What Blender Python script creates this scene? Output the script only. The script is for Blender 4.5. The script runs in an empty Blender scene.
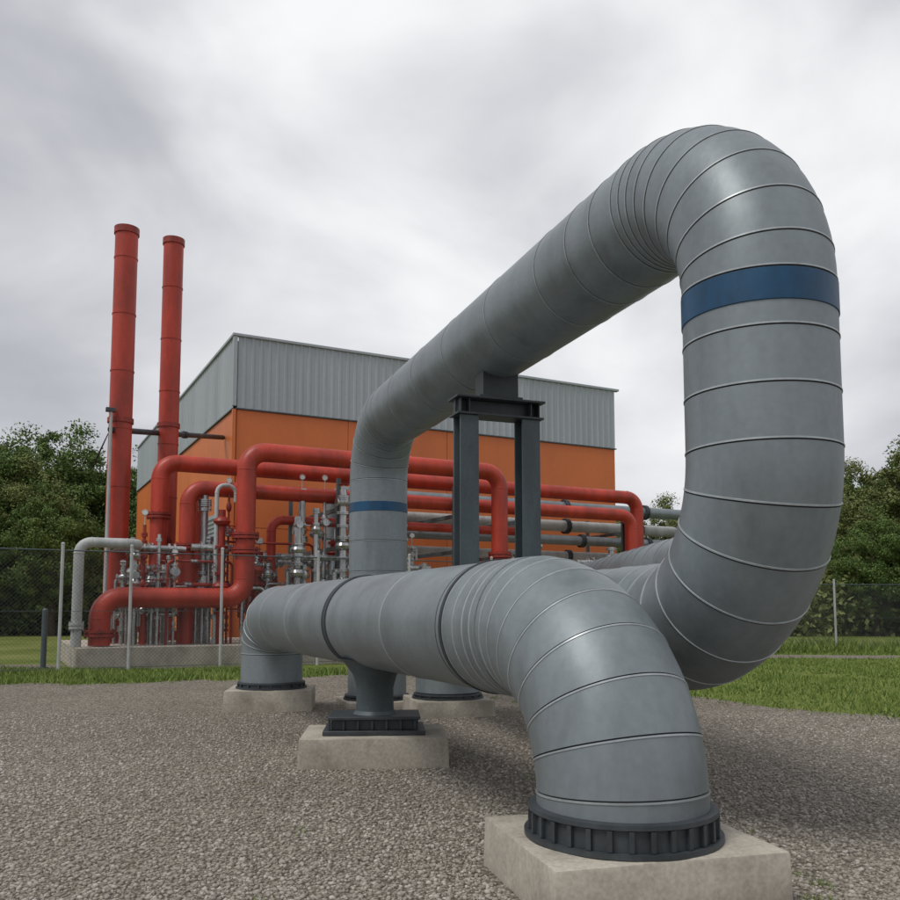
import bpy, math, random
import numpy as np
from mathutils import Vector, Matrix
random.seed(7); rng=np.random.default_rng(7)
S=bpy.context.scene
COL=S.collection

# ------------------------------------------------------------------ materials
def nodes(m):
    m.use_nodes=True
    nt=m.node_tree; nt.nodes.clear()
    out=nt.nodes.new('ShaderNodeOutputMaterial'); b=nt.nodes.new('ShaderNodeBsdfPrincipled')
    nt.links.new(b.outputs[0],out.inputs[0])
    return nt,b
def N(nt,t,**k):
    n=nt.nodes.new(t)
    for a,v in k.items(): setattr(n,a,v)
    return n
def ramp(nt,fac,stops):
    r=N(nt,'ShaderNodeValToRGB'); e=r.color_ramp.elements
    e[0].position=stops[0][0]; e[0].color=(*stops[0][1],1)
    e[1].position=stops[-1][0]; e[1].color=(*stops[-1][1],1)
    for p,c in stops[1:-1]:
        x=e.new(p); x.color=(*c,1)
    nt.links.new(fac,r.inputs[0]); return r
def weathered(name,col,rough=.5,metal=0.,var=.18,scale=2.5,fine=30,bump=.02,streak=0.35,dirt=None,spec=.5,over=.2):
    m=bpy.data.materials.new(name); nt,b=nodes(m); L=nt.links
    g=N(nt,'ShaderNodeNewGeometry')
    mp=N(nt,'ShaderNodeMapping'); mp.inputs['Scale'].default_value=(1,1,streak)
    L.new(g.outputs['Position'],mp.inputs[0])
    n1=N(nt,'ShaderNodeTexNoise'); n1.inputs['Scale'].default_value=scale; n1.inputs['Detail'].default_value=6; n1.inputs['Roughness'].default_value=.62
    L.new(mp.outputs[0],n1.inputs['Vector'])
    n2=N(nt,'ShaderNodeTexNoise'); n2.inputs['Scale'].default_value=fine; n2.inputs['Detail'].default_value=3
    L.new(g.outputs['Position'],n2.inputs['Vector'])
    d=dirt or tuple(c*.6 for c in col)
    lo=tuple(max(0,c*(1-var)) for c in col); hi=tuple(min(1,c*(1+var)) for c in col)
    r=ramp(nt,n1.outputs[0],[(.28,tuple(x*.5+y*.5 for x,y in zip(lo,d))),(.42,lo),(.55,col),(.72,hi)])
    mx=N(nt,'ShaderNodeMix',data_type='RGBA',blend_type='OVERLAY'); mx.inputs[0].default_value=over
    L.new(r.outputs[0],mx.inputs[6]); L.new(n2.outputs[0],mx.inputs[7]); L.new(mx.outputs[2],b.inputs['Base Color'])
    rr=N(nt,'ShaderNodeMapRange'); rr.inputs[3].default_value=max(.05,rough-.12); rr.inputs[4].default_value=min(1,rough+.15)
    L.new(n1.outputs[0],rr.inputs[0]); L.new(rr.outputs[0],b.inputs['Roughness'])
    b.inputs['Metallic'].default_value=metal
    b.inputs['Specular IOR Level'].default_value=spec
    if bump:
        bp=N(nt,'ShaderNodeBump'); bp.inputs['Strength'].default_value=.5; bp.inputs['Distance'].default_value=bump
        L.new(n1.outputs[0],bp.inputs['Height']); L.new(bp.outputs[0],b.inputs['Normal'])
    return m
M_pipe=weathered('insulation_cladding',(.232,.268,.284),.43,.22,.13,3.0,22,.010,.22,dirt=(.13,.145,.15),over=.14,spec=.5)
M_bead=weathered('seam_bead_highlight',(.42,.46,.475),.35,.3,.1,6,40,.0)  # seam highlight painted into the bead colour, paler than the cladding
M_groove=weathered('seam_groove',(.025,.028,.032),.7,0,.2,6,40,0)
M_blue=weathered('blue_band_paint',(.006,.068,.155),.42,0,.25,4,40,0)
M_dark=weathered('dark_steel',(.06,.07,.078),.5,.2,.25,5,40,.004)
M_frame=weathered('painted_support_steel',(.085,.11,.12),.5,.1,.2,4,40,.004)
M_red=weathered('red_pipe_paint',(.47,.048,.024),.42,0,.24,1.8,22,.005,dirt=(.16,.028,.018),over=.2)
M_redd=weathered('red_flange_paint',(.32,.034,.02),.45,0,.25,4,20,.0)
M_orange=weathered('orange_panel',(.69,.185,.048),.5,0,.08,.5,8,0,.2,dirt=(.5,.13,.04),over=.08)
M_clad=weathered('grey_cladding',(.40,.445,.47),.5,.1,.08,.8,8,0,.1,over=.08)
M_trim=weathered('roof_trim',(.06,.075,.09),.5,.1,.1,2,8,0)
M_steel=weathered('galvanised_steel',(.50,.51,.51),.25,.7,.28,8,60,0)
M_white=weathered('pale_grey_paint',(.46,.47,.46),.5,0,.15,4,30,0)
M_conc=weathered('concrete',(.47,.43,.36),.85,0,.17,3.4,45,.010,.9,dirt=(.20,.18,.145),spec=.25,over=.35)
M_bark=weathered('bark',(.07,.055,.04),.9,0,.3,4,30,.02,.2)
M_wire=weathered('fence_wire',(.08,.09,.09),.5,.3,.2,3,30,0)
M_gaugeface=weathered('gauge_face',(.7,.7,.68),.4,0,.03,3,30,0)

def gravel_ground():
    m=bpy.data.materials.new('gravel_ground'); nt,b=nodes(m); L=nt.links
    tc=N(nt,'ShaderNodeNewGeometry')
    v=N(nt,'ShaderNodeTexVoronoi'); v.inputs['Scale'].default_value=48
    L.new(tc.outputs['Position'],v.inputs['Vector'])
    sep=N(nt,'ShaderNodeSeparateColor'); L.new(v.outputs['Color'],sep.inputs[0])
    r=ramp(nt,sep.outputs[0],[(0,(.165,.145,.122)),(.35,(.295,.265,.225)),(.7,(.39,.357,.308)),(1,(.58,.545,.485))])
    n=N(nt,'ShaderNodeTexNoise'); n.inputs['Scale'].default_value=.5; n.inputs['Detail'].default_value=6; n.inputs['Roughness'].default_value=.65
    L.new(tc.outputs['Position'],n.inputs['Vector'])
    r2=ramp(nt,n.outputs[0],[(.32,(.75,.73,.70)),(.68,(1.0,.99,.97))])
    mx=N(nt,'ShaderNodeMix',data_type='RGBA',blend_type='MULTIPLY'); mx.inputs[0].default_value=1
    L.new(r.outputs[0],mx.inputs[6]); L.new(r2.outputs[0],mx.inputs[7])
    dk=ramp(nt,v.outputs['Distance'],[(.25,(1,1,1)),(.75,(.42,.40,.37))])
    mx2=N(nt,'ShaderNodeMix',data_type='RGBA',blend_type='MULTIPLY'); mx2.inputs[0].default_value=1
    L.new(mx.outputs[2],mx2.inputs[6]); L.new(dk.outputs[0],mx2.inputs[7]); L.new(mx2.outputs[2],b.inputs['Base Color'])
    b.inputs['Roughness'].default_value=.9; b.inputs['Specular IOR Level'].default_value=.2
    bp=N(nt,'ShaderNodeBump',invert=True); bp.inputs['Strength'].default_value=.9; bp.inputs['Distance'].default_value=.012
    L.new(v.outputs['Distance'],bp.inputs['Height']); L.new(bp.outputs[0],b.inputs['Normal'])
    return m
def island(name,stops,rough=.8,nscale=.35):
    m=bpy.data.materials.new(name); nt,b=nodes(m); L=nt.links
    g=N(nt,'ShaderNodeNewGeometry')
    n=N(nt,'ShaderNodeTexNoise'); n.inputs['Scale'].default_value=nscale; n.inputs['Detail'].default_value=3
    L.new(g.outputs['Position'],n.inputs['Vector'])
    mx=N(nt,'ShaderNodeMath',operation='MULTIPLY_ADD'); mx.inputs[1].default_value=.6
    L.new(g.outputs['Random Per Island'],mx.inputs[0])
    m2=N(nt,'ShaderNodeMath',operation='MULTIPLY'); m2.inputs[1].default_value=.45
    L.new(n.outputs[0],m2.inputs[0]); L.new(m2.outputs[0],mx.inputs[2])
    r=ramp(nt,mx.outputs[0],stops); L.new(r.outputs[0],b.inputs['Base Color'])
    b.inputs['Roughness'].default_value=rough; b.inputs['Specular IOR Level'].default_value=.25
    return m
M_stone=island('gravel_stone',[(.1,(.16,.14,.118)),(.4,(.305,.275,.233)),(.7,(.40,.368,.318)),(.95,(.64,.605,.55))],.85)
M_leaf=island('leaf',[(.1,(.05,.085,.025)),(.45,(.105,.17,.045)),(.8,(.17,.235,.068)),(1,(.24,.28,.10))],.75)
M_leaf2=island('leaf_olive',[(.1,(.08,.10,.032)),(.45,(.155,.185,.06)),(.8,(.23,.25,.09)),(1,(.29,.28,.12))],.75)
M_blade=island('grass_blade',[(.1,(.09,.145,.03)),(.5,(.17,.245,.055)),(.85,(.26,.31,.085)),(1,(.36,.34,.16))],.7,.8)
def grass_ground():
    m=bpy.data.materials.new('grass_ground'); nt,b=nodes(m); L=nt.links
    g=N(nt,'ShaderNodeNewGeometry')
    n=N(nt,'ShaderNodeTexNoise'); n.inputs['Scale'].default_value=.35; n.inputs['Detail'].default_value=8; n.inputs['Roughness'].default_value=.7
    L.new(g.outputs['Position'],n.inputs['Vector'])
    r=ramp(nt,n.outputs[0],[(.3,(.10,.135,.03)),(.5,(.165,.21,.05)),(.7,(.25,.265,.095))])
    n2=N(nt,'ShaderNodeTexNoise'); n2.inputs['Scale'].default_value=25; n2.inputs['Detail'].default_value=4
    L.new(g.outputs['Position'],n2.inputs['Vector'])
    mx=N(nt,'ShaderNodeMix',data_type='RGBA',blend_type='OVERLAY'); mx.inputs[0].default_value=.6
    L.new(r.outputs[0],mx.inputs[6]); L.new(n2.outputs[0],mx.inputs[7]); L.new(mx.outputs[2],b.inputs['Base Color'])
    b.inputs['Roughness'].default_value=.95; b.inputs['Specular IOR Level'].default_value=.1
    bp=N(nt,'ShaderNodeBump'); bp.inputs['Distance'].default_value=.05; L.new(n2.outputs[0],bp.inputs['Height']); L.new(bp.outputs[0],b.inputs['Normal'])
    return m
M_grass=grass_ground(); M_gravel=gravel_ground()

# ------------------------------------------------------------------ mesh helper
class MB:
    def __init__(s): s.v=[]; s.f=[]; s.m=[]
    def rings(s,st,seg=24,cap=True):
        base=len(s.v); t0=Vector(st[0][1]).normalized()
        up=Vector((0,0,1)) if abs(t0.z)<.9 else Vector((1,0,0))
        n=(up-t0*up.dot(t0)).normalized(); pt=t0
        for c,t,r,mi in st:
            t=Vector(t).normalized()
            q=pt.rotation_difference(t); n=q@n; n=(n-t*n.dot(t)).normalized(); pt=t
            bn=t.cross(n)
            for k in range(seg):
                a=2*math.pi*k/seg
                s.v.append(tuple(Vector(c)+n*(math.cos(a)*r)+bn*(math.sin(a)*r)))
        for i in range(len(st)-1):
            for k in range(seg):
                k2=(k+1)%seg
                s.f.append((base+i*seg+k,base+i*seg+k2,base+(i+1)*seg+k2,base+(i+1)*seg+k)); s.m.append(st[i][3])
        if cap:
            s.f.append(tuple(base+k for k in range(seg))[::-1]); s.m.append(st[0][3])
            e=base+(len(st)-1)*seg
            s.f.append(tuple(e+k for k in range(seg))); s.m.append(st[-1][3])
        return s
    def lathe(s,o,ax,prof,seg=20,mi=0):
        o=Vector(o); ax=Vector(ax).normalized()
        return s.rings([(o+ax*d,ax,r,mi) for d,r in prof],seg)
    def cyl(s,a,b,r,seg=14,mi=0,r2=None):
        a=Vector(a);b=Vector(b)
        return s.rings([(a,b-a,r,mi),(b,b-a,r if r2 is None else r2,mi)],seg)
    def box(s,c,size,ang=0,mi=0,top=1.):
        cx,cy,cz=c; sx,sy,sz=[q/2 for q in size]; ca,sa=math.cos(ang),math.sin(ang); b=len(s.v)
        for z in (-sz,sz):
            k=top if z>0 else 1
            for x,y in ((-sx,-sy),(sx,-sy),(sx,sy),(-sx,sy)):
                x*=k;y*=k
                s.v.append((cx+x*ca-y*sa,cy+x*sa+y*ca,cz+z))
        for q in ((3,2,1,0),(4,5,6,7),(0,1,5,4),(1,2,6,5),(2,3,7,6),(3,0,4,7)):
            s.f.append(tuple(b+i for i in q)); s.m.append(mi)
        return s
    def prism(s,poly,z0,z1,mi=0):
        b=len(s.v); n=len(poly)
        for z in (z0,z1):
            for x,y in poly: s.v.append((x,y,z))
        s.f.append(tuple(b+i for i in range(n))[::-1]); s.m.append(mi)
        s.f.append(tuple(b+n+i for i in range(n))); s.m.append(mi)
        for i in range(n):
            j=(i+1)%n; s.f.append((b+i,b+j,b+n+j,b+n+i)); s.m.append(mi)
        return s
    def torus(s,c,ax,R,r,seg=18,mi=0):
        ax=Vector(ax).normalized(); up=Vector((0,0,1)) if abs(ax.z)<.9 else Vector((1,0,0))
        u=(up-ax*up.dot(ax)).normalized(); w=ax.cross(u); c=Vector(c); b=len(s.v); ms=6
        for i in range(seg):
            a=2*math.pi*i/seg; d=u*math.cos(a)+w*math.sin(a)
            for j in range(ms):
                e=2*math.pi*j/ms; s.v.append(tuple(c+d*(R+r*math.cos(e))+ax*(r*math.sin(e))))
        for i in range(seg):
            for j in range(ms):
                i2=(i+1)%seg; j2=(j+1)%ms
                s.f.append((b+i*ms+j,b+i2*ms+j,b+i2*ms+j2,b+i*ms+j2)); s.m.append(mi)
        return s
    def mesh(s,name,mats,org=(0,0,0),smooth=True,ang=28):
        me=bpy.data.meshes.new(name); o=Vector(org)
        me.from_pydata([tuple(Vector(v)-o) for v in s.v],[],s.f)
        for m in mats: me.materials.append(m)
        me.polygons.foreach_set('material_index',s.m)
        if smooth:
            me.polygons.foreach_set('use_smooth',[True]*len(me.polygons))
            me.set_sharp_from_angle(angle=math.radians(ang))
        me.update(); return me
def link(o): COL.objects.link(o); return o
def top(o,label,cat,group=None):
    o['label']=label; o['category']=cat
    if group: o['group']=group
    return o
def empty(name,loc,label,cat,group=None):
    o=bpy.data.objects.new(name,None); o.empty_display_size=.2; o.location=loc; link(o)
    return top(o,label,cat,group)
def wloc(o):
    l=Vector(o.location)
    while o.parent: o=o.parent; l=l+Vector(o.location)
    return l
def bev(o,w,seg=2):
    b=o.modifiers.new('bevel','BEVEL'); b.width=w; b.segments=seg; b.limit_method='ANGLE'; b.angle_limit=math.radians(40)
def part(name,mb,mats,parent,bevel=0,smooth=True,org=None):
    if org is None: org=wloc(parent)
    me=mb.mesh(name,mats,org,smooth)
    o=bpy.data.objects.new(name,me); link(o)
    o.parent=parent; o.location=Vector(org)-wloc(parent)
    if bevel: bev(o,bevel)
    return o
def single(name,mb,mats,org,label,cat,group=None,bevel=0,smooth=True):
    me=mb.mesh(name,mats,org,smooth); o=bpy.data.objects.new(name,me); o.location=org; link(o)
    if bevel: bev(o,bevel)
    return top(o,label,cat,group)
def struct(name,me):
    o=bpy.data.objects.new(name,me); link(o); o['kind']='structure'; return o
def npmesh(name,V,F,mats,smooth=False):
    me=bpy.data.meshes.new(name); k=F.shape[1]
    me.vertices.add(len(V)); me.vertices.foreach_set('co',V.astype(np.float32).ravel())
    me.loops.add(F.size); me.loops.foreach_set('vertex_index',F.astype(np.int32).ravel())
    me.polygons.add(len(F)); me.polygons.foreach_set('loop_start',np.arange(0,F.size,k,dtype=np.int32))
    me.polygons.foreach_set('loop_total',np.full(len(F),k,dtype=np.int32))
    for m in mats: me.materials.append(m)
    me.update(calc_edges=True); me.validate()
    if smooth: me.polygons.foreach_set('use_smooth',[True]*len(F))
    return me

# ------------------------------------------------------------------ ground
def sheet(name,poly,z,mat):
    me=bpy.data.meshes.new(name); me.from_pydata([(x,y,z) for x,y in poly],[],[tuple(range(len(poly)))])
    me.materials.append(mat); return struct(name,me)
sheet('ground',[(-900,-300),(900,-300),(900,1500),(-900,1500)],0,M_grass)
edge=[(-60,14.2),(-20,14.6),(-9,15.1),(-6,15.5),(-4,16.3),(-1.5,17.6),(1.5,17.4),(2.8,15.2),(3.6,13.1),(4.4,11.7),(5.4,10.7),(7.5,9.8),(11,8.8),(20,7.8),(60,7)]
def wob(x): return .16*math.sin(x*2.3)+.10*math.sin(x*5.1+1)+.07*math.sin(x*11+2)
pts=[]
for i in range(len(edge)-1):
    a,b=edge[i],edge[i+1]; n=max(2,int(math.hypot(b[0]-a[0],b[1]-a[1])/.2)) if abs(a[0])<21 else 2
    for k in range(n):
        f=k/n; j=(random.random()-.5)*.16; x=a[0]+(b[0]-a[0])*f
        pts.append((x,a[1]+(b[1]-a[1])*f+j+wob(x)))
pts.append(edge[-1])
sheet('gravel_yard',pts[::-1]+[(-60,-30),(60,-30)],.004,M_gravel)
sheet('path',[(7.5,23.6),(40,19.2),(40,21.2),(8,25.4)],.004,M_gravel)
sheet('service_path',[(-60,20.4),(-9,19.4),(-9,20.6),(-60,22.0)],.004,M_gravel)

def gy(x):
    for i in range(len(edge)-1):
        if edge[i][0]<=x<edge[i+1][0]:
            f=(x-edge[i][0])/(edge[i+1][0]-edge[i][0]); return edge[i][1]+(edge[i+1][1]-edge[i][1])*f+wob(x)
    return 10

def stones(n,ymin,ymax,smin,smax,name):
    import bmesh
    bm=bmesh.new(); bmesh.ops.create_icosphere(bm,subdivisions=1,radius=1)
    bv=np.array([v.co[:] for v in bm.verts]); bf=np.array([[v.index for v in f.verts] for f in bm.faces]); bm.free()
    u=rng.random(n); y=ymin*(ymax/ymin)**u
    x=(rng.random(n)-.5)*2*(y*.66+.4)
    ok=~((np.abs((x-.83)*math.cos(.26)+(y-4.22)*math.sin(.26))<.6)&(np.abs(-(x-.83)*math.sin(.26)+(y-4.22)*math.cos(.26))<.52))
    x=x[ok];y=y[ok];n=len(x)
    sz=smin+(smax-smin)*rng.random(n)**2.2
    sc=np.stack([sz*(.8+.5*rng.random(n)),sz*(.8+.5*rng.random(n)),sz*(.5+.4*rng.random(n))],1)
    V=bv[None]*(1+.22*(rng.random((n,12,1))-.5))*sc[:,None,:]
    a=rng.random(n)*6.28; ca,sa=np.cos(a)[:,None],np.sin(a)[:,None]
    tx=(rng.random(n)-.5)[:,None]*.8
    X=V[...,0]*ca-V[...,1]*sa; Y=V[...,0]*sa+V[...,1]*ca; Z=V[...,2]+tx*X*.6
    V=np.stack([X+x[:,None],Y+y[:,None],Z+(.004+sz*.22)[:,None]],2).reshape(-1,3)
    F=(bf[None]+(np.arange(n)*12)[:,None,None]).reshape(-1,3)
    o=bpy.data.objects.new(name,npmesh(name,V,F,[M_stone])); link(o); o['kind']='stuff'
    o['label']='loose grey beige gravel stones covering the yard'; o['category']='gravel'
    return o
stones(100000,2.6,11,.005,.0155,'gravel')

def blades(name,xy,h0,h1,mat,w=.006):
    n=len(xy); x=xy[:,0];y=xy[:,1]; h=h0+(h1-h0)*rng.random(n)**1.7
    h=h*(1+.5*np.sin(x*1.7+y)*np.sin(y*1.1-x*.6))
    a=rng.random(n)*6.28; lean=(rng.random(n)*.9)*h; b=rng.random(n)*6.28; ww=w*(1+y/12)
    V=np.zeros((n,3,3)); V[:,0]=np.stack([x-np.cos(a)*ww,y-np.sin(a)*ww,np.zeros(n)],1); V[:,1]=np.stack([x+np.cos(a)*ww,y+np.sin(a)*ww,np.zeros(n)],1)
    V[:,2]=np.stack([x+np.cos(b)*lean,y+np.sin(b)*lean,h],1)
    o=bpy.data.objects.new(name,npmesh(name,V.reshape(-1,3),np.arange(n*3).reshape(-1,3),[mat])); link(o); o['kind']='stuff'
    return o
def samp(n,x0,x1,y0,y1,test):
    out=[]
    while sum(len(o) for o in out)<n:
        p=np.stack([x0+(x1-x0)*rng.random(n),y0+(y1-y0)*rng.random(n)**1.3],1)
        k=np.array([bool(test(a,b)) for a,b in p]); out.append(p[k])
    return np.concatenate(out)[:n]
p=samp(80000,2.3,17,8,26.5,lambda x,y:y>gy(x)+(random.random()**2-.8)*.5*(-1 if random.random()<.75 else 1)-.3 and not (x>7 and 23.4-(x-7.5)*.135<y<25.5-(x-8)*.131))
g=blades('grass',p,.015,.09,M_blade); g['label']='short yellow green grass beside the gravel yard'; g['category']='grass'
p=samp(9000,7.5,22,26,29,lambda x,y:True)
g=blades('tall_grass',p,.1,.45,M_blade,.008); g['label']='tall uneven grass growing along the fence'; g['category']='grass'
p=samp(45000,-14,2.6,13.6,19,lambda x,y:y>gy(x)-.05+(random.random()-.6)*.6*random.random())
g=blades('grass',p,.02,.12,M_blade); g['label']='green grass strip along the fence base'; g['category']='grass'
cl=[]
for i in range(60):
    y=3+10*random.random(); x=(random.random()-.5)*1.2*y
    if 1.2<x<2.2 or random.random()<.25:
        cl.append(np.stack([x+rng.normal(0,.035,25),y+rng.normal(0,.035,25)],1))
for i in range(90):
    x=-13+random.random()*26; y=gy(x)-.1-random.random()**2*.9
    cl.append(np.stack([x+rng.normal(0,.10,30),y+rng.normal(0,.06,30)],1))
for _ in range(6):
    cx,cy=1.5+.25*random.random(),3.95+random.random()*.5
    cl.append(np.stack([cx+rng.normal(0,.03,40),cy+rng.normal(0,.03,40)],1))
g=blades('weed_tufts',np.concatenate(cl),.01,.05,M_blade,.003); g['label']='small weeds growing up through the gravel'; g['category']='weeds'

# ------------------------------------------------------------------ insulated pipes
def stations(corners,Rs,ngore,spac):
    P=[Vector(c) for c in corners]; st=[]; prev=P[0]
    for i in range(len(P)-1):
        last=i==len(P)-2
        d=(P[i+1]-P[i]).normalized(); end=P[i+1] if last else P[i+1]-d*Rs[i]
        Ls=(end-prev).length; sp=spac[i]
        if isinstance(sp,(int,float)):
            k=max(1,round(Ls/sp)); ds=[Ls*j/k for j in range(1,k)]
        else: ds=[q*Ls for q in sp]
        st.append((prev.copy(),d,i>0))
        for q in ds: st.append((prev+d*q,d,True))
        if last: st.append((end,d,False))
        else:
            d2=(P[i+2]-P[i+1]).normalized(); R=Rs[i]; c=end+d2*R
            th=d.angle(d2); g=ngore[i]
            fr=[j/g for j in range(g)] if isinstance(g,int) else g
            allf=[]
            for j,f in enumerate(fr):
                allf.append((f,True)); nx=fr[j+1] if j+1<len(fr) else 1.
                k=max(2,int((nx-f)/.045))
                for q in range(1,k): allf.append((f+(nx-f)*q/k,False))
            for f,sm in allf:
                a=th*f
                st.append((c-d2*(R*math.cos(a))+d*(R*math.sin(a)),d*math.cos(a)+d2*math.sin(a),sm))
            prev=c+d*R
    return st
def insulated(parent,st,r,name='insulation',seg=80):
    R=[]
    for i,(p,t,s) in enumerate(st):
        if i in(0,len(st)-1) or not s:
            R.append((p,t,r,0)); continue
        for d,dr,mi in ((-.014,0,1),(-.0125,.0038,1),(-.004,.0042,1),(-.0035,-.008,2),(.0035,-.008,2),(.004,0,0)):
            R.append((p+t*d,t,r+dr,mi))
    m=MB(); m.rings(R,seg)
    return part(name,m,[M_pipe,M_bead,M_groove],parent)
def base_flange(parent,x,y,z,r,h,ribs=20,k=1.):
    m=MB()
    m.lathe((x,y,z+.003),(0,0,1),[(0,r*1.15*k),(.022,r*1.15*k)],56)
    m.lathe((x,y,z+.026),(0,0,1),[(0,r*1.06),(h-.05,r*1.05)],48)
    m.lathe((x,y,z+h-.028),(0,0,1),[(0,r*1.08),(.004,r*1.10),(.024,r*1.095),(.028,r*1.04)],56)
    for i in range(ribs):
        a=2*math.pi*i/ribs
        m.box((x+math.cos(a)*r*1.07,y+math.sin(a)*r*1.07,z+h/2),(r*.07,.022,h-.056),a)
    return part('base_flange',m,[M_dark],parent)
def strap(parent,p,t,r,w,name='dark_collar',mat=None,lip=True):
    p=Vector(p);t=Vector(t).normalized(); m=MB()
    if lip: pr=[(-w/2,r+.002),(-w/2+.003,r+.012),(-w/2+.014,r+.012),(-w/2+.017,r+.007),(w/2-.017,r+.007),(w/2-.014,r+.012),(w/2-.003,r+.012),(w/2,r+.002)]
    else: pr=[(-w/2,r+.001),(-w/2+.003,r+.006),(w/2-.003,r+.006),(w/2,r+.001)]
    m.lathe(p,t,pr,80); return part(name,m,[mat or M_dark],parent)

rA=.405; hA=1.2
A0=Vector((.82,4.2,0)); A1=Vector((-2.38,11.6,0)); dA=(A1-A0).normalized()
bA=.24; bF=.27
root=empty('insulated_pipe',(A0.x,A0.y,bA),'low grey ringed insulated pipe with curved elbow standing on concrete block','pipe')
st=stations([A0+Vector((0,0,bA+.10)),A0+Vector((0,0,hA)),A1+Vector((0,0,hA)),A1+Vector((0,0,bF+.08))],[.80,.48],[[.04,.19,.34,.49,.63,.76,.87,.95],[0,.25,.5,.75]],
            [[],[.0,.0107,.025,.045,.068,.24,.47,.70,.90],[]])
insulated(root,st,rA)
base_flange(root,A0.x,A0.y,bA,rA,.145,30)
base_flange(root,A1.x,A1.y,bF,rA,.09,18)
strap(root,A0+dA*1.27+Vector((0,0,hA)),dA,rA,.036)
strap(root,A0+dA*1.36+Vector((0,0,hA)),dA,rA-.004,.012,lip=False)
strap(root,A0+dA*3.95+Vector((0,0,hA)),dA,rA,.11)

rB=.405; hB=3.90; hL=1.2
B0=Vector((1.70,4.62,0)); B1=Vector((-1.01,12.05,0)); dB=(B1-B0).normalized()
root=empty('insulated_pipe',(B1.x,B1.y,.1),'tall looping grey insulated pipe with blue bands and ring seams','pipe')
Bend=Vector((-.03,11.0,0))
st=stations([B1+Vector((0,0,.14)),B1+Vector((0,0,hB)),B0+Vector((0,0,hB)),B0+Vector((0,0,hL)),Bend+Vector((0,0,hL)),Bend+Vector((0,0,.28))],
            [.8,.86,.95,.6],[[0,.22,.44,.66,.88],[0,.07,.14,.22,.32,.45,.60,.76,.90],[0,.16,.32,.48,.64,.8],6],
            [.45,[.04,.17,.32,.48,.66,.82,.90,.955],[.34,.67],[.04,.12,.2,.4,.6,.8],[]])
insulated(root,st,rB)
base_flange(root,B1.x,B1.y,.08,rB,.07,18)
base_flange(root,Bend.x,Bend.y,.20,rB*.97,.07,18)
strap(root,B0+Vector((0,0,2.95)),(0,0,1),rB,.17,'blue_band',M_blue,False)
strap(root,B1+Vector((0,0,2.72)),(0,0,1),rB,.13,'blue_band',M_blue,False)

C0=Vector((1.55,12.7,0)); C1=Vector((1.78,5.35,0))
root=empty('insulated_pipe',tuple(C0),'smaller grey ringed pipe branching from the tall loop','pipe')
st=stations([C0+Vector((0,0,.1)),C0+Vector((0,0,1.58)),C1+Vector((0,0,1.58))],[.4],[5],[.4,.33])
insulated(root,st,.27,seg=48)
base_flange(root,C0.x,C0.y,.0,.27,.09,14)

def block(c,size,ang,label):
    import bmesh
    from mathutils import noise
    bm=bmesh.new(); bmesh.ops.create_cube(bm,size=1)
    for v in bm.verts:
        k=1 if v.co.z<0 else .985
        v.co=Vector((v.co.x*size[0]*k,v.co.y*size[1]*k,(v.co.z+.5)*(size[2]+.03)-.03))
    bmesh.ops.bevel(bm,geom=bm.edges[:],offset=.014,segments=2,profile=.6,affect='EDGES')
    bmesh.ops.subdivide_edges(bm,edges=[e for e in bm.edges if e.calc_length()>.3],cuts=14,use_grid_fill=True)
    cc=Vector((c[0],c[1],0))
    for v in bm.verts:
        q=v.co.copy()
        v.co=q+Vector((noise.noise(q*9+cc),noise.noise(q*9+Vector((5,1,3))),noise.noise(q*7)))*.004
    me=bpy.data.meshes.new('concrete_block'); bm.to_mesh(me); bm.free(); me.materials.append(M_conc)
    me.polygons.foreach_set('use_smooth',[True]*len(me.polygons)); me.set_sharp_from_angle(angle=math.radians(35))
    o=bpy.data.objects.new('concrete_block',me); o.location=(c[0],c[1],0); o.rotation_euler=(0,0,ang); link(o)
    return top(o,label,'concrete block','concrete footing blocks under the pipes')
block((.84,4.22),(1.13,.98,bA),math.radians(15),'pale concrete footing block under the curved pipe elbow')
PS=A0+dA*3.72
block((PS.x,PS.y),(1.24,.9,.25),math.radians(4),'concrete footing block under the pipe pedestal')
block((A1.x,A1.y),(1.12,.95,bF),math.radians(6),'concrete footing block under the far pipe elbow')
block((B1.x,B1.y),(1.0,1.0,.08),math.radians(18),'flat concrete footing under the tall pipe riser')
block((Bend.x,Bend.y),(.98,.95,.20),math.radians(14),'concrete footing block under the hidden pipe end')

z0=.253
root=empty('pipe_pedestal',(PS.x,PS.y,z0),'short dark steel pedestal holding the low pipe','pipe support')
m=MB(); m.lathe((PS.x,PS.y,z0+.15),(0,0,1),[(0,.19),(.03,.165),(.22,.16),(.33,.19),(.44,.27),(.47,.31)],32); part('stub_column',m,[M_frame],root)
m=MB(); m.box((PS.x,PS.y,z0+.018),(.86,.60,.036),.07); m.box((PS.x,PS.y,z0+.136),(.78,.52,.026),.07)
for i in range(-3,4):
    for q in (-.235,.235): m.box((PS.x+i*.12,PS.y+q+i*.008,z0+.0795),(.018,.03,.083),.07)
m.box((PS.x,PS.y,z0+.0795),(.72,.44,.083),.07)
part('base_plate',m,[M_dark],root,.004)

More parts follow.
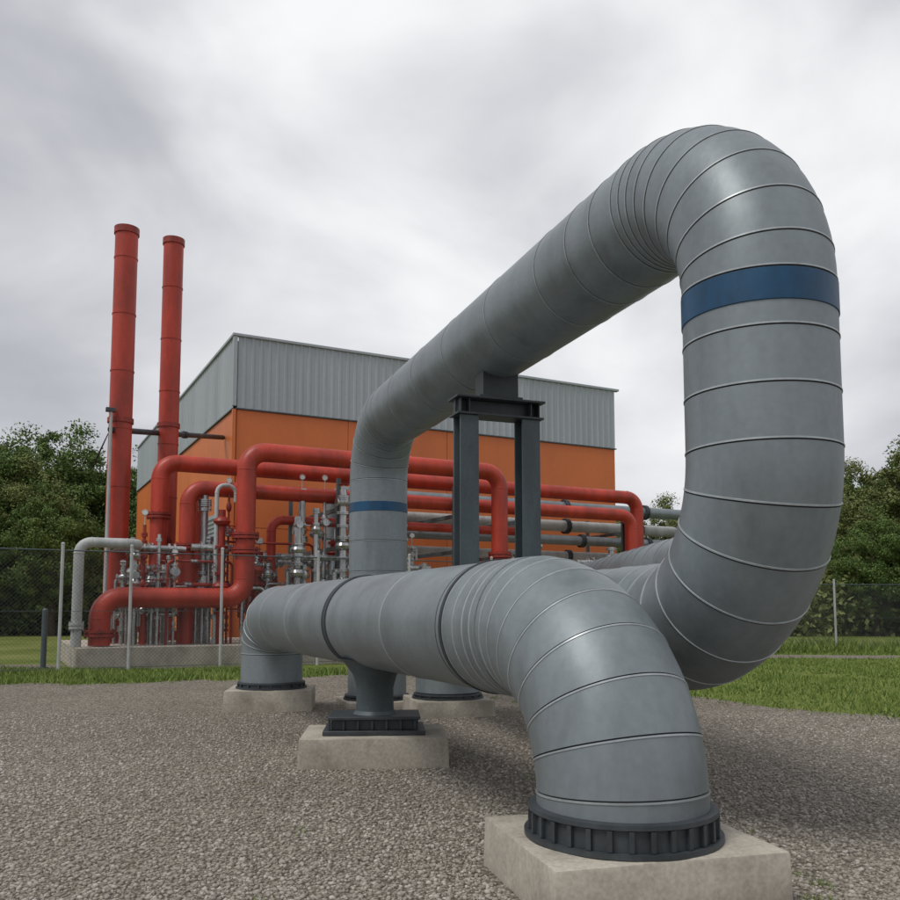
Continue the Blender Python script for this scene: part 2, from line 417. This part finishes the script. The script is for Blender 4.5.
F=B0+dB*3.66; bx=Vector((dB.y,-dB.x,0)); ang=math.atan2(bx.y,bx.x)
root=empty('steel_support_frame',(F.x,F.y,1.62),'dark grey two post steel frame carrying the high pipe','pipe support')
def Ibeam_v(m,x,y,z0,z1,w,d,ang):
    ca,sa=math.cos(ang),math.sin(ang); t=.02
    for q in (-d/2+t/2,d/2-t/2): m.box((x-sa*q,y+ca*q,(z0+z1)/2),(w,t,z1-z0),ang)
    m.box((x,y,(z0+z1)/2),(.014,d-2*t-.002,z1-z0),ang)
for q in (-.315,.315):
    c=F+bx*q; m=MB(); Ibeam_v(m,c.x,c.y,1.655,3.11,.185,.19,ang); part('post',m,[M_frame],root,.003)
m=MB(); m.box((F.x,F.y,3.122),(.88,.24,.02),ang); m.box((F.x,F.y,3.20),(.86,.03,.132),ang); m.box((F.x,F.y,3.278),(.90,.27,.02),ang)
for q in (-.40,-.315,.315,.40):
    c=F+bx*q; m.box((c.x,c.y,3.2),(.012,.2,.13),ang)
part('cross_beam',m,[M_dark],root,.003)
G=F+bx*.12
m=MB(); m.box((G.x,G.y,1.638),(1.14,.3,.03),ang); G=F+bx*.3; m.box((G.x,G.y,1.59),(.34,.24,.06),ang); part('foot_beam',m,[M_dark],root,.003)
m=MB(); m.box((F.x,F.y,3.42),(.36,.2,.24),ang); m.box((F.x,F.y,3.30),(.44,.24,.02),ang)
part('saddle',m,[M_dark],root,.003)

# ------------------------------------------------------------------ plant yard
PC=Vector((-7.95,18.4,0)); bb=Vector((.887,.462,0)); aa=Vector((-.462,.887,0)); PA=math.atan2(.462,.887)
def W(s,n,z): return PC+bb*s+aa*n+Vector((0,0,z))
PADH=.5
m=MB(); m.box(tuple(W(8.75,2.7,PADH/2-.05)),(17.5,5.4,PADH+.1),PA)
single('concrete_pad',m,[M_conc],tuple(W(8.75,2.7,0)),'low raised concrete pad under the red pipework','concrete pad',bevel=.02)

def rpath(pts,R,n=8):
    P=[Vector(p) for p in pts]; out=[(P[0],(P[1]-P[0]).normalized())]
    for i in range(1,len(P)-1):
        d=(P[i]-P[i-1]).normalized(); d2=(P[i+1]-P[i]).normalized(); th=d.angle(d2); q=R*math.tan(th/2)
        s=P[i]-d*q; ax=d.cross(d2).normalized(); c=s+ax.cross(d)*R
        for j in range(n+1):
            rot=Matrix.Rotation(th*j/n,3,ax); out.append((c+rot@(s-c),rot@d))
    out.append((P[-1],(P[-1]-P[-2]).normalized())); return out
def pipe(name,pts,r,mat,label,R=.5,flanges=(),seg=24,cat='pipe',group=None,fm=None):
    root=empty(name,tuple(pts[0]) if pts[0][2]<=pts[-1][2] else tuple(pts[-1]),label,cat,group)
    m=MB(); P=rpath(pts,R)
    m.rings([(p,t,r,0) for p,t in P],seg)
    for i in range(1,len(pts)-1):
        for k in (1+(i-1)*9,9+(i-1)*9):
            p,t=P[k]; m.lathe(p-t*.012,t,[(0,r+.001),(.006,r+.007),(.018,r+.007),(.024,r+.001)],seg)
    part('pipe_run',m,[mat],root)
    for (i,f) in flanges:
        a=Vector(pts[i]);b=Vector(pts[i+1]); p=a+(b-a)*f; t=(b-a).normalized(); m=MB()
        m.lathe(p-t*.07,t,[(0,r*1.02),(.001,r*1.4),(.06,r*1.4),(.061,r*1.15),(.08,r*1.15),(.081,r*1.4),(.14,r*1.4),(.141,r*1.02)],seg)
        u=Vector((0,0,1)) if abs(t.z)<.9 else Vector((1,0,0)); w=t.cross(u).normalized(); u=w.cross(t)
        for k in range(10):
            a_=2*math.pi*k/10; c=p+(u*math.cos(a_)+w*math.sin(a_))*r*1.28; m.cyl(c-t*.1,c+t*.1,r*.08,6)
        part('flange',m,[fm or M_redd],root)
    return root
Zp=PADH
pipe('red_pipe',[W(.5,.45,Zp+.02),W(.5,.45,1.58),W(3.68,.45,1.58),W(3.68,.45,5.12),W(10.75,.45,5.12),W(10.75,.45,Zp)],.23,M_red,
     'thick red pipe rising from the pad and running over the yard',.46,[(2,.42),(2,.32),(4,.5),(0,.25)])
pipe('red_pipe',[W(1.92,2.0,Zp),W(1.92,2.0,4.95),W(16.9,2.0,4.95),W(16.9,2.0,Zp)],.21,M_red,'long red overhead pipe ending in a downturned elbow',.42,[(0,.4),(0,.7)])
pipe('red_pipe',[W(2.46,1.2,Zp),W(2.46,1.2,4.25),W(16.0,1.2,4.25),W(16.0,1.2,Zp)],.19,M_red,'red pipe running level below the top pipe',.40,[(0,.35),(0,.62)])
pipe('red_pipe',[W(4.6,1.5,Zp),W(4.6,1.5,3.6),W(12.4,1.5,3.6),W(12.4,1.5,Zp)],.12,M_red,'thin red pipe low in the pipework rack',.3,[(0,.5),(1,.3),(1,.7)])
pipe('red_pipe',[W(3.0,2.9,Zp),W(3.0,2.9,4.5),W(17.3,2.9,4.5),W(17.3,2.9,Zp)],.15,M_red,'red pipe at the back of the rack',.3,[(0,.5),(1,.3)])
pipe('grey_pipe',[W(.02,.3,Zp),W(.02,.3,2.78),W(1.25,.3,2.78),W(1.25,.9,2.78)],.11,M_white,'pale grey elbow pipe standing at the pad corner',.25,[(0,.2)],fm=M_white)
for i,(n,z,r,s0,s1) in enumerate([(3.6,4.72,.19,7,20.6),(4.1,4.15,.19,8,20.6),(3.6,3.62,.16,9,20.4),(4.4,3.15,.16,9.3,20.2)]):
    pipe('grey_pipe',[W(s0,n,PADH),W(s0,n,z),W(s1,n,z),W(s1,n,.02)],r,[M_pipe,M_white][i%2],'grey steel pipe running level in front of the building',.35,[(1,.6),(1,.85)],fm=M_dark)
pipe('dark_pipe',[W(.75,2.15,5.68),Vector((-7.2,26.9,6.75))],.075,M_dark,'short dark pipe bridging between chimneys and building wall',.2,[(0,.12),(0,.6)],fm=M_dark)
for s in (6.2,9.6,12.0,17.2):
    r_=empty('pipe_rack',tuple(W(s,3.2,PADH)),'grey steel rack frame carrying yard pipes','pipe rack','steel pipe rack frames')
    zb=PADH; zt_=4.7 if s<17 else 4.5; n0=.95 if s<17 else 3.1
    for n in (n0,5.1):
        m=MB(); c=W(s,n,0); m.box((c.x,c.y,(zt_+zb)/2),(.10,.10,zt_-zb),PA); part('post',m,[M_frame],r_)
    for z in (2.95,3.95):
        m=MB(); c=W(s,(n0+5.1)/2,z-.06); m.box(tuple(c),(.08,5.1-n0-.11,.1),PA); part('cross_beam',m,[M_frame],r_)

def chimney(x,y,ztop,r,label,zb=PADH):
    root=empty('chimney',(x,y,zb),label,'chimney','red steel chimneys')
    m=MB(); pr=[(0,r*1.0)]; z=.9
    H=ztop-zb
    while z<H-.4:
        pr+=[(z,r),(z+.001,r+.012),(z+.035,r+.012),(z+.036,r)]; z+=1.45
    pr+=[(H,r)]
    m.lathe((x,y,zb),(0,0,1),pr,36); part('stack',m,[M_red],root)
    m=MB(); m.lathe((x,y,ztop-.16),(0,0,1),[(0,r+.001),(.002,r+.028),(.17,r+.028),(.175,r-.03),(.09,r-.05)],36); part('cap_ring',m,[M_redd],root)
    m=MB(); m.lathe((x,y,zb+.004),(0,0,1),[(0,r*1.45),(.05,r*1.45),(.051,r*1.05),(.25,r*1.02)],36)
    for k in range(8):
        a=k*math.pi/4; m.box((x+math.cos(a)*r*1.22,y+math.sin(a)*r*1.22,zb+.15),(r*.35,.02,.2),a)
    part('base_plate',m,[M_redd],root)
    m=MB(); zc=zb+(ztop-zb)*.52; m.lathe((x,y,zc),(0,0,1),[(0,r+.002),(.002,r+.035),(.12,r+.035),(.122,r+.002)],36); part('clamp_band',m,[M_redd],root)
chimney(-8.17,21.0,10.9,.275,'tall red steel chimney with ring seams near the fence')
chimney(-7.64,23.0,11.5,.265,'tall slim red steel chimney beside its taller twin')

def valve_meshes():
    m=MB(); m.lathe((-.22,0,0),(1,0,0),[(0,.13),(.04,.13),(.041,.075),(.1,.085),(.16,.135),(.22,.155),(.28,.135),(.34,.085),(.399,.075),(.40,.13),(.44,.13)],18)
    m.lathe((0,0,.1),(0,0,1),[(0,.08),(.1,.07),(.101,.11),(.14,.11),(.141,.05),(.2,.04)],14)
    body=m.mesh('valve_body',[M_steel])
    m=MB(); m.cyl((0,0,.25),(0,0,.5),.016,8); m.box((-.05,0,.36),(.015,.03,.16)); m.box((.05,0,.36),(.015,.03,.16)); stem=m.mesh('valve_stem',[M_steel])
    m=MB(); m.torus((0,0,.5),(0,0,1),.14,.014,20)
    for k in range(4):
        a=k*math.pi/4*1; m.cyl((math.cos(a)*.14,math.sin(a)*.14,.5),(-math.cos(a)*.14,-math.sin(a)*.14,.5),.008,6)
    return body,stem,m.mesh('handwheel',[M_redd])
VB,VS,VH=valve_meshes()
def valve(c,rot,sc=1.,grp='steel valves on the pipework'):
    r_=empty('valve',tuple(c),'small steel valve with handwheel on the pipework','valve',grp)
    r_.rotation_euler=rot; r_.scale=(sc,)*3
    for nm,me in (('body',VB),('stem',VS),('handwheel',VH)):
        o=bpy.data.objects.new(nm,me); link(o); o.parent=r_
def gauge(c):
    c=Vector(c); r_=empty('pressure_gauge',tuple(c),'round pale faced pressure gauge on a thin stem','gauge','pressure gauges')
    m=MB(); m.cyl(c,c+Vector((0,0,.22)),.012,6); part('stem',m,[M_steel],r_)
    d=Vector((.3,-.95,0)).normalized(); m=MB(); m.lathe(c+Vector((0,0,.29))-d*.03,d,[(0,.07),(.05,.075),(.056,.07),(.057,.062),(.05,.06)],20); part('case',m,[M_steel],r_)
    m=MB(); m.lathe(c+Vector((0,0,.29))+d*.021,d,[(0,.06),(.003,.06)],20); part('dial',m,[M_gaugeface],r_)
def manifold(s,n,wd,seed,zmax=3.9):
    R=random.Random(seed); root=empty('steel_manifold',tuple(W(s,n,PADH)),'cluster of silver vertical tubes and headers with flanges','pipework','silver pipe manifolds on the pad')
    k=int(wd/.15)
    hz=[.9+R.random()*.3,1.9+R.random()*.4]
    for i,z in enumerate(hz):
        m=MB(); a=W(s-.2,n,z+PADH); b=W(s+wd+.2,n,z+PADH); r=.07+.03*R.random()
        m.cyl(a,b,r,14)
        for j in range(5):
            p=a+(b-a)*R.random(); m.lathe(p,bb,[(0,r+.001),(.001,r*1.7),(.04,r*1.7),(.041,r+.001)],14)
        part('header',m,[M_steel if i else M_white],root)
    for i in range(k):
        x=s+.14+i*.15+R.uniform(-.05,.05); y=n+R.uniform(-.35,.35); z1=R.uniform(2.1,zmax); r=R.choice([.03,.04,.055,.07,.09])
        m=MB(); m.cyl(W(x,y,PADH),W(x,y,z1),r,12)
        for j in range(R.randint(4,8)):
            z=R.uniform(PADH+.2,z1-.05); m.lathe(W(x,y,z),(0,0,1),[(0,r+.001),(.001,r*1.8),(.03,r*1.8),(.031,r*1.3),(.04,r*1.3),(.041,r*1.8),(.07,r*1.8),(.071,r+.001)],14)
        if R.random()<.5:
            z=R.uniform(1.2,z1); q=R.uniform(-.4,.4); m.cyl(W(x,y,z),W(x+q,y,z),r*.7,10); m.cyl(W(x+q,y,z-.03),W(x+q,y,z-R.uniform(.3,.7)),r*.7,10)
        for j in range(2):
            z=R.uniform(PADH+.5,z1-.3); m.lathe(W(x,y,z),(0,0,1),[(0,r+.001),(.05,r*1.9),(.12,r*2.3),(.19,r*1.9),(.24,r+.001)],14)
        part('tube',m,[R.choice([M_steel,M_steel,M_steel,M_steel,M_white,M_redd])],root)
        if R.random()<.75: valve(W(x,y-.02,R.uniform(1.0,z1)),(math.pi/2 if R.random()<.5 else 0,0,PA+R.choice([0,0,1.57])),R.uniform(.5,.95))
        if R.random()<.35: gauge(W(x,y,z1))
manifold(.9,1.0,1.3,1,3.3)
manifold(2.7,.85,.9,2,4.3)
manifold(4.9,.95,1.7,3,4.5)
manifold(5.2,2.3,1.6,9,4.3)
manifold(3.9,1.6,1.0,12,3.4)
manifold(7.4,1.3,1.4,4,3.3)
manifold(11.4,.9,1.1,5,4.3)
manifold(14.0,1.1,1.0,6,3.9)
manifold(1.0,1.9,1.5,8,3.4)
for i in range(8):
    R=random.Random(40+i); z=R.uniform(1.1,3.2); n=R.uniform(.7,1.8); s0=R.uniform(.8,5); s1=s0+R.uniform(1.2,2.5)
    pipe('small_steel_pipe',[W(s0,n,PADH),W(s0,n,z),W(s1,n,z),W(s1,n,PADH)],R.choice([.03,.045]),R.choice([M_steel,M_steel,M_redd]),
         'thin steel line bent over the pad between larger pipes',.12,[(1,.4)],12,'pipe','thin steel lines on the pad',M_steel)
pipe('vent_pipe',[W(3.05,.75,PADH),W(3.05,.75,4.3),W(3.5,.75,4.3),W(3.5,.75,3.9)],.05,M_white,'slim pale gooseneck vent pipe among the valves',.2,[(0,.5)],14,'pipe',None,M_steel)
c=W(.75,2.05,PADH); root=empty('steel_mast',tuple(c),'thin galvanised mast beside the red chimney','mast')
m=MB(); m.cyl(c,c+Vector((0,0,5.6)),.05,10,0,.035); part('pole',m,[M_white],root)
m=MB(); m.box(tuple(c+Vector((-.02,0,5.65))),(.22,.14,.1),PA); part('head',m,[M_dark],root,.01)

# ------------------------------------------------------------------ building
BC=Vector((-6.57,26,0)); lenF=14.5; lenS=21; zo=7.43; zt=9.8
root=empty('industrial_building',tuple(BC),'orange industrial hall with grey ribbed upper cladding','building')
def wallpanels(m,p0,d,out,L,z0,z1,w,gap=.016,depth=.08):
    n=round(L/w); w=L/n
    for i in range(n):
        a=p0+d*(i*w+gap/2); b=p0+d*((i+1)*w-gap/2)
        poly=[(a.x,a.y),(a.x+out.x*depth,a.y+out.y*depth),(b.x+out.x*depth,b.y+out.y*depth),(b.x,b.y)]
        m.prism(poly[::-1] if (out.cross(d)).z<0 else poly,z0,z1)
def corr(m,p0,d,out,L,z0,z1,pitch=.26,dep=.022,off=.1):
    s=0; prof=[]
    while s<L:
        for f,q in ((0,0),(.55,0),(.65,dep),(.9,dep)):
            if s+f*pitch<=L: prof.append((s+f*pitch,q))
        s+=pitch
    prof.append((L,0)); b=len(m.v)
    for s,q in prof:
        p=p0+d*s+out*(off+q); m.v.append((p.x,p.y,z0)); m.v.append((p.x,p.y,z1))
    for i in range(len(prof)-1):
        m.f.append((b+2*i,b+2*i+2,b+2*i+3,b+2*i+1)); m.m.append(0)
of=-aa; os_=-bb
core=MB(); c=BC+bb*lenF/2+aa*lenS/2; core.box((c.x,c.y,zt/2-.1),(lenF-.02,lenS-.02,zt-.2),PA); part('core_wall',core,[M_trim],root)
for nm,p0,d,out,L in (('front_orange_wall',BC,bb,of,lenF),('side_orange_wall',BC,aa,os_,lenS)):
    m=MB(); wallpanels(m,p0,d,out,L,.3,3.8,3.6); wallpanels(m,p0,d,out,L,3.815,zo,3.6); part(nm,m,[M_orange],root,smooth=False)
    m=MB(); corr(m,p0,d,out,L,zo+.05,zt-.08); part('ribbed_cladding',m,[M_clad],root,smooth=False)
    q=p0+d*(L/2)+out*.08
    an=PA if d is bb else PA+math.pi/2
    m=MB(); m.box((q.x,q.y,zo+.025),(L+.1,.12,.035),an); part('flashing',m,[M_frame],root)
    m=MB(); m.box((q.x,q.y,zt-.045),(L+(.36 if d is bb else -.14),.19,.075),an); part('parapet_coping',m,[M_clad],root)
    m=MB(); m.box((q.x,q.y,.15),(L+(.05 if d is bb else -.1),.14,.28),an); part('plinth',m,[M_conc],root)
q=BC+(of+os_)*.09; m=MB(); m.box((q.x,q.y,(zo+zt)/2),(.12,.12,zt-zo-.2),PA); part('corner_trim',m,[M_clad],root)
m=MB(); m.box((q.x,q.y,(zo+.3)/2),(.10,.10,zo-.32),PA); part('corner_trim',m,[M_orange],root)
c=BC+aa*2.6+os_*.1; m=MB(); m.box((c.x,c.y,3.2),(3.0,.06,2.4),PA+math.pi/2)
for k in range(16): m.box((c.x+os_.x*.05,c.y+os_.y*.05,2.1+k*.145),(2.9,.05,.05),PA+math.pi/2)
part('louvre',m,[M_clad],root)
c=BC+bb*3.4+of*.1; m=MB(); m.box((c.x,c.y,1.35),(1.1,.05,2.1),PA); dr=part('door',m,[M_clad],root)
m=MB(); m.box((c.x+bb.x*.4+of.x*.05,c.y+bb.y*.4+of.y*.05,1.3),(.12,.05,.03),PA); part('handle',m,[M_steel],dr)

# ------------------------------------------------------------------ fences
def fence(runs,H,label,sp=.085,wr=.0026):
    p0=Vector(runs[0][0]); root=empty('chain_link_fence',tuple(p0),label,'fence')
    pm=MB(); pm.cyl((0,0,-.05),(0,0,H+.12),.035,10); pm.lathe((0,0,H+.12),(0,0,1),[(0,.04),(.03,.04),(.05,.01)],10)
    pme=pm.mesh('fence_post',[M_white])
    wm=MB(); rail=MB()
    for a,b,posts in runs:
        a=Vector(a);b=Vector(b); L=(b-a).length; d=(b-a)/L; nrm=Vector((-d.y,d.x,0))
        for s in posts:
            o=bpy.data.objects.new('post',pme); link(o); o.parent=root; o.location=a+d*s-p0
        rail.cyl(a+Vector((0,0,H)),b+Vector((0,0,H)),.014,8)
        rail.cyl(a+Vector((0,0,.08)),b+Vector((0,0,.08)),.006,5)
        rail.cyl(a+Vector((0,0,H*.5)),b+Vector((0,0,H*.5)),.005,5)
        H2=H-.03
        x=-H2
        while x<L:
            for sg in (1,-1):
                xa,za,xb,zb=(x,.03,x+H2,H2)
                if xa<0: za-=xa; xa=0
                if xb>L: zb-=xb-L; xb=L
                if xb-xa<.05: continue
                if sg<0: xa,xb=L-xa,L-xb
                o=nrm*(.003*sg+.04)
                wm.cyl(a+d*xa+o+Vector((0,0,za)),a+d*xb+o+Vector((0,0,zb)),wr,3)
            x+=sp
    part('chain_link_mesh',wm,[M_wire],root,smooth=False); part('top_rail',rail,[M_frame],root)
FC=Vector((-8.12,18.0,0))
fence([(FC-bb*9.6,FC+bb*16.5,[0,3.2,6.4,9.6,10.97,12.92,15.2,17.6,20,22.4,24.8,26.1])],2.55,'tall galvanised chain link fence enclosing the pipework pad')
fence([((7.5,26.6,0),(40,30,0),[0,1.7,4.6,7.5,10.4,13.3,16.2,19.1,22,25,28])],2.1,'chain link fence across the grass by the trees',.1,.004)
m=MB(); m.lathe((-9.0,19.2,0),(0,0,1),[(0,.06),(1.3,.06),(1.34,.03)],16); m.lathe((-9.0,19.2,.0),(0,0,1),[(0,.12),(.04,.12)],16)
single('marker_post',m,[M_frame],(-9.0,19.2,0),'short grey marker post standing in the grass','post')

# ------------------------------------------------------------------ trees
def crown_mesh(name,rx,rz,zc,ncl,nl,mat,ls=.2,seed=1):
    r=np.random.default_rng(seed)
    u=r.normal(size=(ncl,3)); u/=np.linalg.norm(u,axis=1)[:,None]; rad=(.3+.7*r.random(ncl)**.5)
    c=u*rad[:,None]*np.array([rx,rx,rz])*(1+.3*(r.random((ncl,1))-.5)); c[:,2]+=zc
    cr=(.35+.75*r.random(ncl))*rx*.24
    idx=np.repeat(np.arange(ncl),nl); n=len(idx)
    d=r.normal(size=(n,3)); d/=np.linalg.norm(d,axis=1)[:,None]
    p=c[idx]+d*(cr[idx]*(.4+.95*r.random(n)))[:,None]*np.array([1,1,.75])
    a=r.normal(size=(n,3)); a/=np.linalg.norm(a,axis=1)[:,None]; b=np.cross(a,d); b/=np.linalg.norm(b,axis=1)[:,None]+1e-6
    s=(ls*(.5+.8*r.random(n)))[:,None]
    V=np.stack([p-a*s,p+b*s*.55,p+a*s,p-b*s*.55],1).reshape(-1,3)
    return npmesh(name,V,np.arange(n*4).reshape(-1,4),[mat])
def trunk_mesh(H,seed):
    R=random.Random(seed); m=MB()
    st=[]; x=y=0
    for i in range(7):
        z=H*.8*i/6; st.append(((x,y,z),(0,0,1),.26*(1-i/7.5)+.02,0)); x+=R.uniform(-.15,.15); y+=R.uniform(-.15,.15)
    m.rings(st,10)
    for i in range(9):
        z=H*R.uniform(.2,.7); a=R.uniform(0,6.28); l=H*R.uniform(.2,.35)
        e=Vector((math.cos(a)*l,math.sin(a)*l,z+l*.8)); mid=Vector((math.cos(a)*l*.5,math.sin(a)*l*.5,z+l*.3))
        t=Vector((math.cos(a),math.sin(a),.7))
        m.rings([((0,0,z),t,.09,0),(mid,t,.06,0),(e,t,.02,0)],7)
    return m.mesh('tree_trunk',[M_bark])
VAR=[]
for k in range(5):
    H=9+k*.4; mat=M_leaf if k<3 else M_leaf2
    VAR.append((trunk_mesh(H,k),crown_mesh('tree_crown',2.7+.3*(k%3),H*.44,H*.56,150,340,mat,.075,20+k),H))
def tree(x,y,h,v,label):
    tm,cm,H=VAR[v]; r_=empty('tree',(x,y,0),label,'tree','trees edging the site'); r_.scale=(h/H,)*3; r_.rotation_euler=(0,0,random.random()*6.28)
    for nm,me in (('trunk',tm),('crown',cm)):
        o=bpy.data.objects.new(nm,me); link(o); o.parent=r_
T=[(-29.5,50,12.4,0),(-26.5,48,12.4,1),(-24,50,11.6,2),(-21.6,49,11.4,0),(-19.2,51,10.8,1),(-17,54,11.3,2),(-33,52,11.5,2),(-36,48,11,1),(-27.5,42,7.5,2),(-23.5,43,7,0),(-20.2,44,7.6,1),(-16,47,8,0),(-14,60,10,2),(-25.2,46,10,0),(-22.6,46,9.5,4),
   (25.5,45,11.0,3),(22.6,47,9.4,4),(28.6,46,12.0,4),(20.6,50,8.2,3),(19,55,7.5,4),(24.2,41,7.6,3),(21.2,43,6.4,1),(27.5,41,9,3),(32,44,11.5,3),(14.5,58,9.0,4),(17.5,58,8.2,1),(11.5,60,8.8,3),(36,47,11,4),(26.8,49,11.6,1),(23.4,52,9.6,2),(30,42,9.5,0)]
for x,y,h,v in T: tree(x,y,h,v,'full green broadleaf tree at the edge of the site' if v<3 else 'olive green tree with loose light crown by the fence')
def wood(name,xs,yr,hr,n,mat,ls=.35,label=''):
    r=np.random.default_rng(len(name)+n); x=r.uniform(xs[0],xs[1],n); y=r.uniform(yr[0],yr[1],n)
    top_=hr*(.55+.25*np.sin(x*.35)+.2*np.sin(x*.9+1)+.12*r.random(n))
    z=top_*r.random(n)**.7
    p=np.stack([x,y,z],1); a=r.normal(size=(n,3)); a/=np.linalg.norm(a,axis=1)[:,None]; d=r.normal(size=(n,3)); b=np.cross(a,d); b/=np.linalg.norm(b,axis=1)[:,None]
    s=(ls*(.5+.8*r.random(n)))[:,None]; V=np.stack([p-a*s,p+b*s*.6,p+a*s,p-b*s*.6],1).reshape(-1,3)
    o=bpy.data.objects.new(name,npmesh(name,V,np.arange(n*4).reshape(-1,4),[mat])); link(o); o['kind']='stuff'; o['label']=label; o['category']='woodland'
wood('shrub_thicket',(-60,-11),(44,58),5.6,100000,M_leaf,.17,'dense green shrubs beneath the trees')
wood('shrub_thicket',(13,60),(42,58),5.0,100000,M_leaf2,.17,'dense green shrubs beneath the trees')
wood('distant_woodland',(-160,160),(95,125),8.5,90000,M_leaf,.6,'distant line of green woodland')

# ------------------------------------------------------------------ light
EL,AZ=math.radians(58),math.radians(-132)
sd=Vector((math.sin(AZ)*math.cos(EL),math.cos(AZ)*math.cos(EL),math.sin(EL)))
l=bpy.data.lights.new('sun','SUN'); l.energy=1.5; l.angle=math.radians(20); l.color=(1,.965,.92)
lo=bpy.data.objects.new('sun',l); lo.rotation_euler=sd.to_track_quat('Z','Y').to_euler(); link(lo)
w=bpy.data.worlds.new('World'); S.world=w; w.use_nodes=True; nt=w.node_tree; nt.nodes.clear(); L=nt.links
out=N(nt,'ShaderNodeOutputWorld'); sky=N(nt,'ShaderNodeTexSky',sky_type='NISHITA',sun_disc=False); sky.sun_elevation=EL; sky.sun_rotation=AZ
bg1=N(nt,'ShaderNodeBackground'); bg1.inputs[1].default_value=.08; L.new(sky.outputs[0],bg1.inputs[0])
tc=N(nt,'ShaderNodeTexCoord'); mp=N(nt,'ShaderNodeMapping'); mp.inputs['Scale'].default_value=(1,1,1.6); mp.inputs['Rotation'].default_value=(.0,.35,.3); mp.inputs['Location'].default_value=(1.35,.7,.1)
L.new(tc.outputs['Generated'],mp.inputs[0])
n1=N(nt,'ShaderNodeTexNoise'); n1.inputs['Scale'].default_value=2.7; n1.inputs['Detail'].default_value=6; n1.inputs['Roughness'].default_value=.47; n1.inputs['Distortion'].default_value=.3
L.new(mp.outputs[0],n1.inputs['Vector'])
dt=N(nt,'ShaderNodeVectorMath',operation='DOT_PRODUCT'); gv=Vector((.10,1,.50)).normalized(); dt.inputs[1].default_value=gv
L.new(tc.outputs['Generated'],dt.inputs[0])
mr=N(nt,'ShaderNodeMapRange',interpolation_type='SMOOTHSTEP'); mr.inputs[1].default_value=.82; mr.inputs[2].default_value=1; mr.inputs[3].default_value=-.055; mr.inputs[4].default_value=.09
L.new(dt.outputs['Value'],mr.inputs[0])
ad=N(nt,'ShaderNodeMath',operation='ADD'); L.new(n1.outputs[0],ad.inputs[0]); L.new(mr.outputs[0],ad.inputs[1])
r=ramp(nt,ad.outputs[0],[(.30,(.41,.415,.455)),(.43,(.52,.525,.56)),(.53,(.66,.665,.69)),(.64,(.83,.835,.85)),(.74,(.95,.955,.96))])
r.color_ramp.interpolation='B_SPLINE'
bg2=N(nt,'ShaderNodeBackground'); L.new(r.outputs[0],bg2.inputs[0]); bg2.inputs[1].default_value=1.09
ms=N(nt,'ShaderNodeMixShader'); ms.inputs[0].default_value=.92; L.new(bg1.outputs[0],ms.inputs[1]); L.new(bg2.outputs[0],ms.inputs[2]); L.new(ms.outputs[0],out.inputs[0])

# ------------------------------------------------------------------ camera
cd=bpy.data.cameras.new('camera'); cam=bpy.data.objects.new('camera',cd); link(cam)
cam.location=(0,0,1.3); cam.rotation_euler=(math.radians(95),0,0)
cd.sensor_width=36; cd.lens=34.4; cd.shift_y=.0942; cd.clip_start=.05; cd.clip_end=3000
S.camera=cam
S.view_settings.view_transform='Standard'; S.view_settings.look='None'; S.view_settings.exposure=0
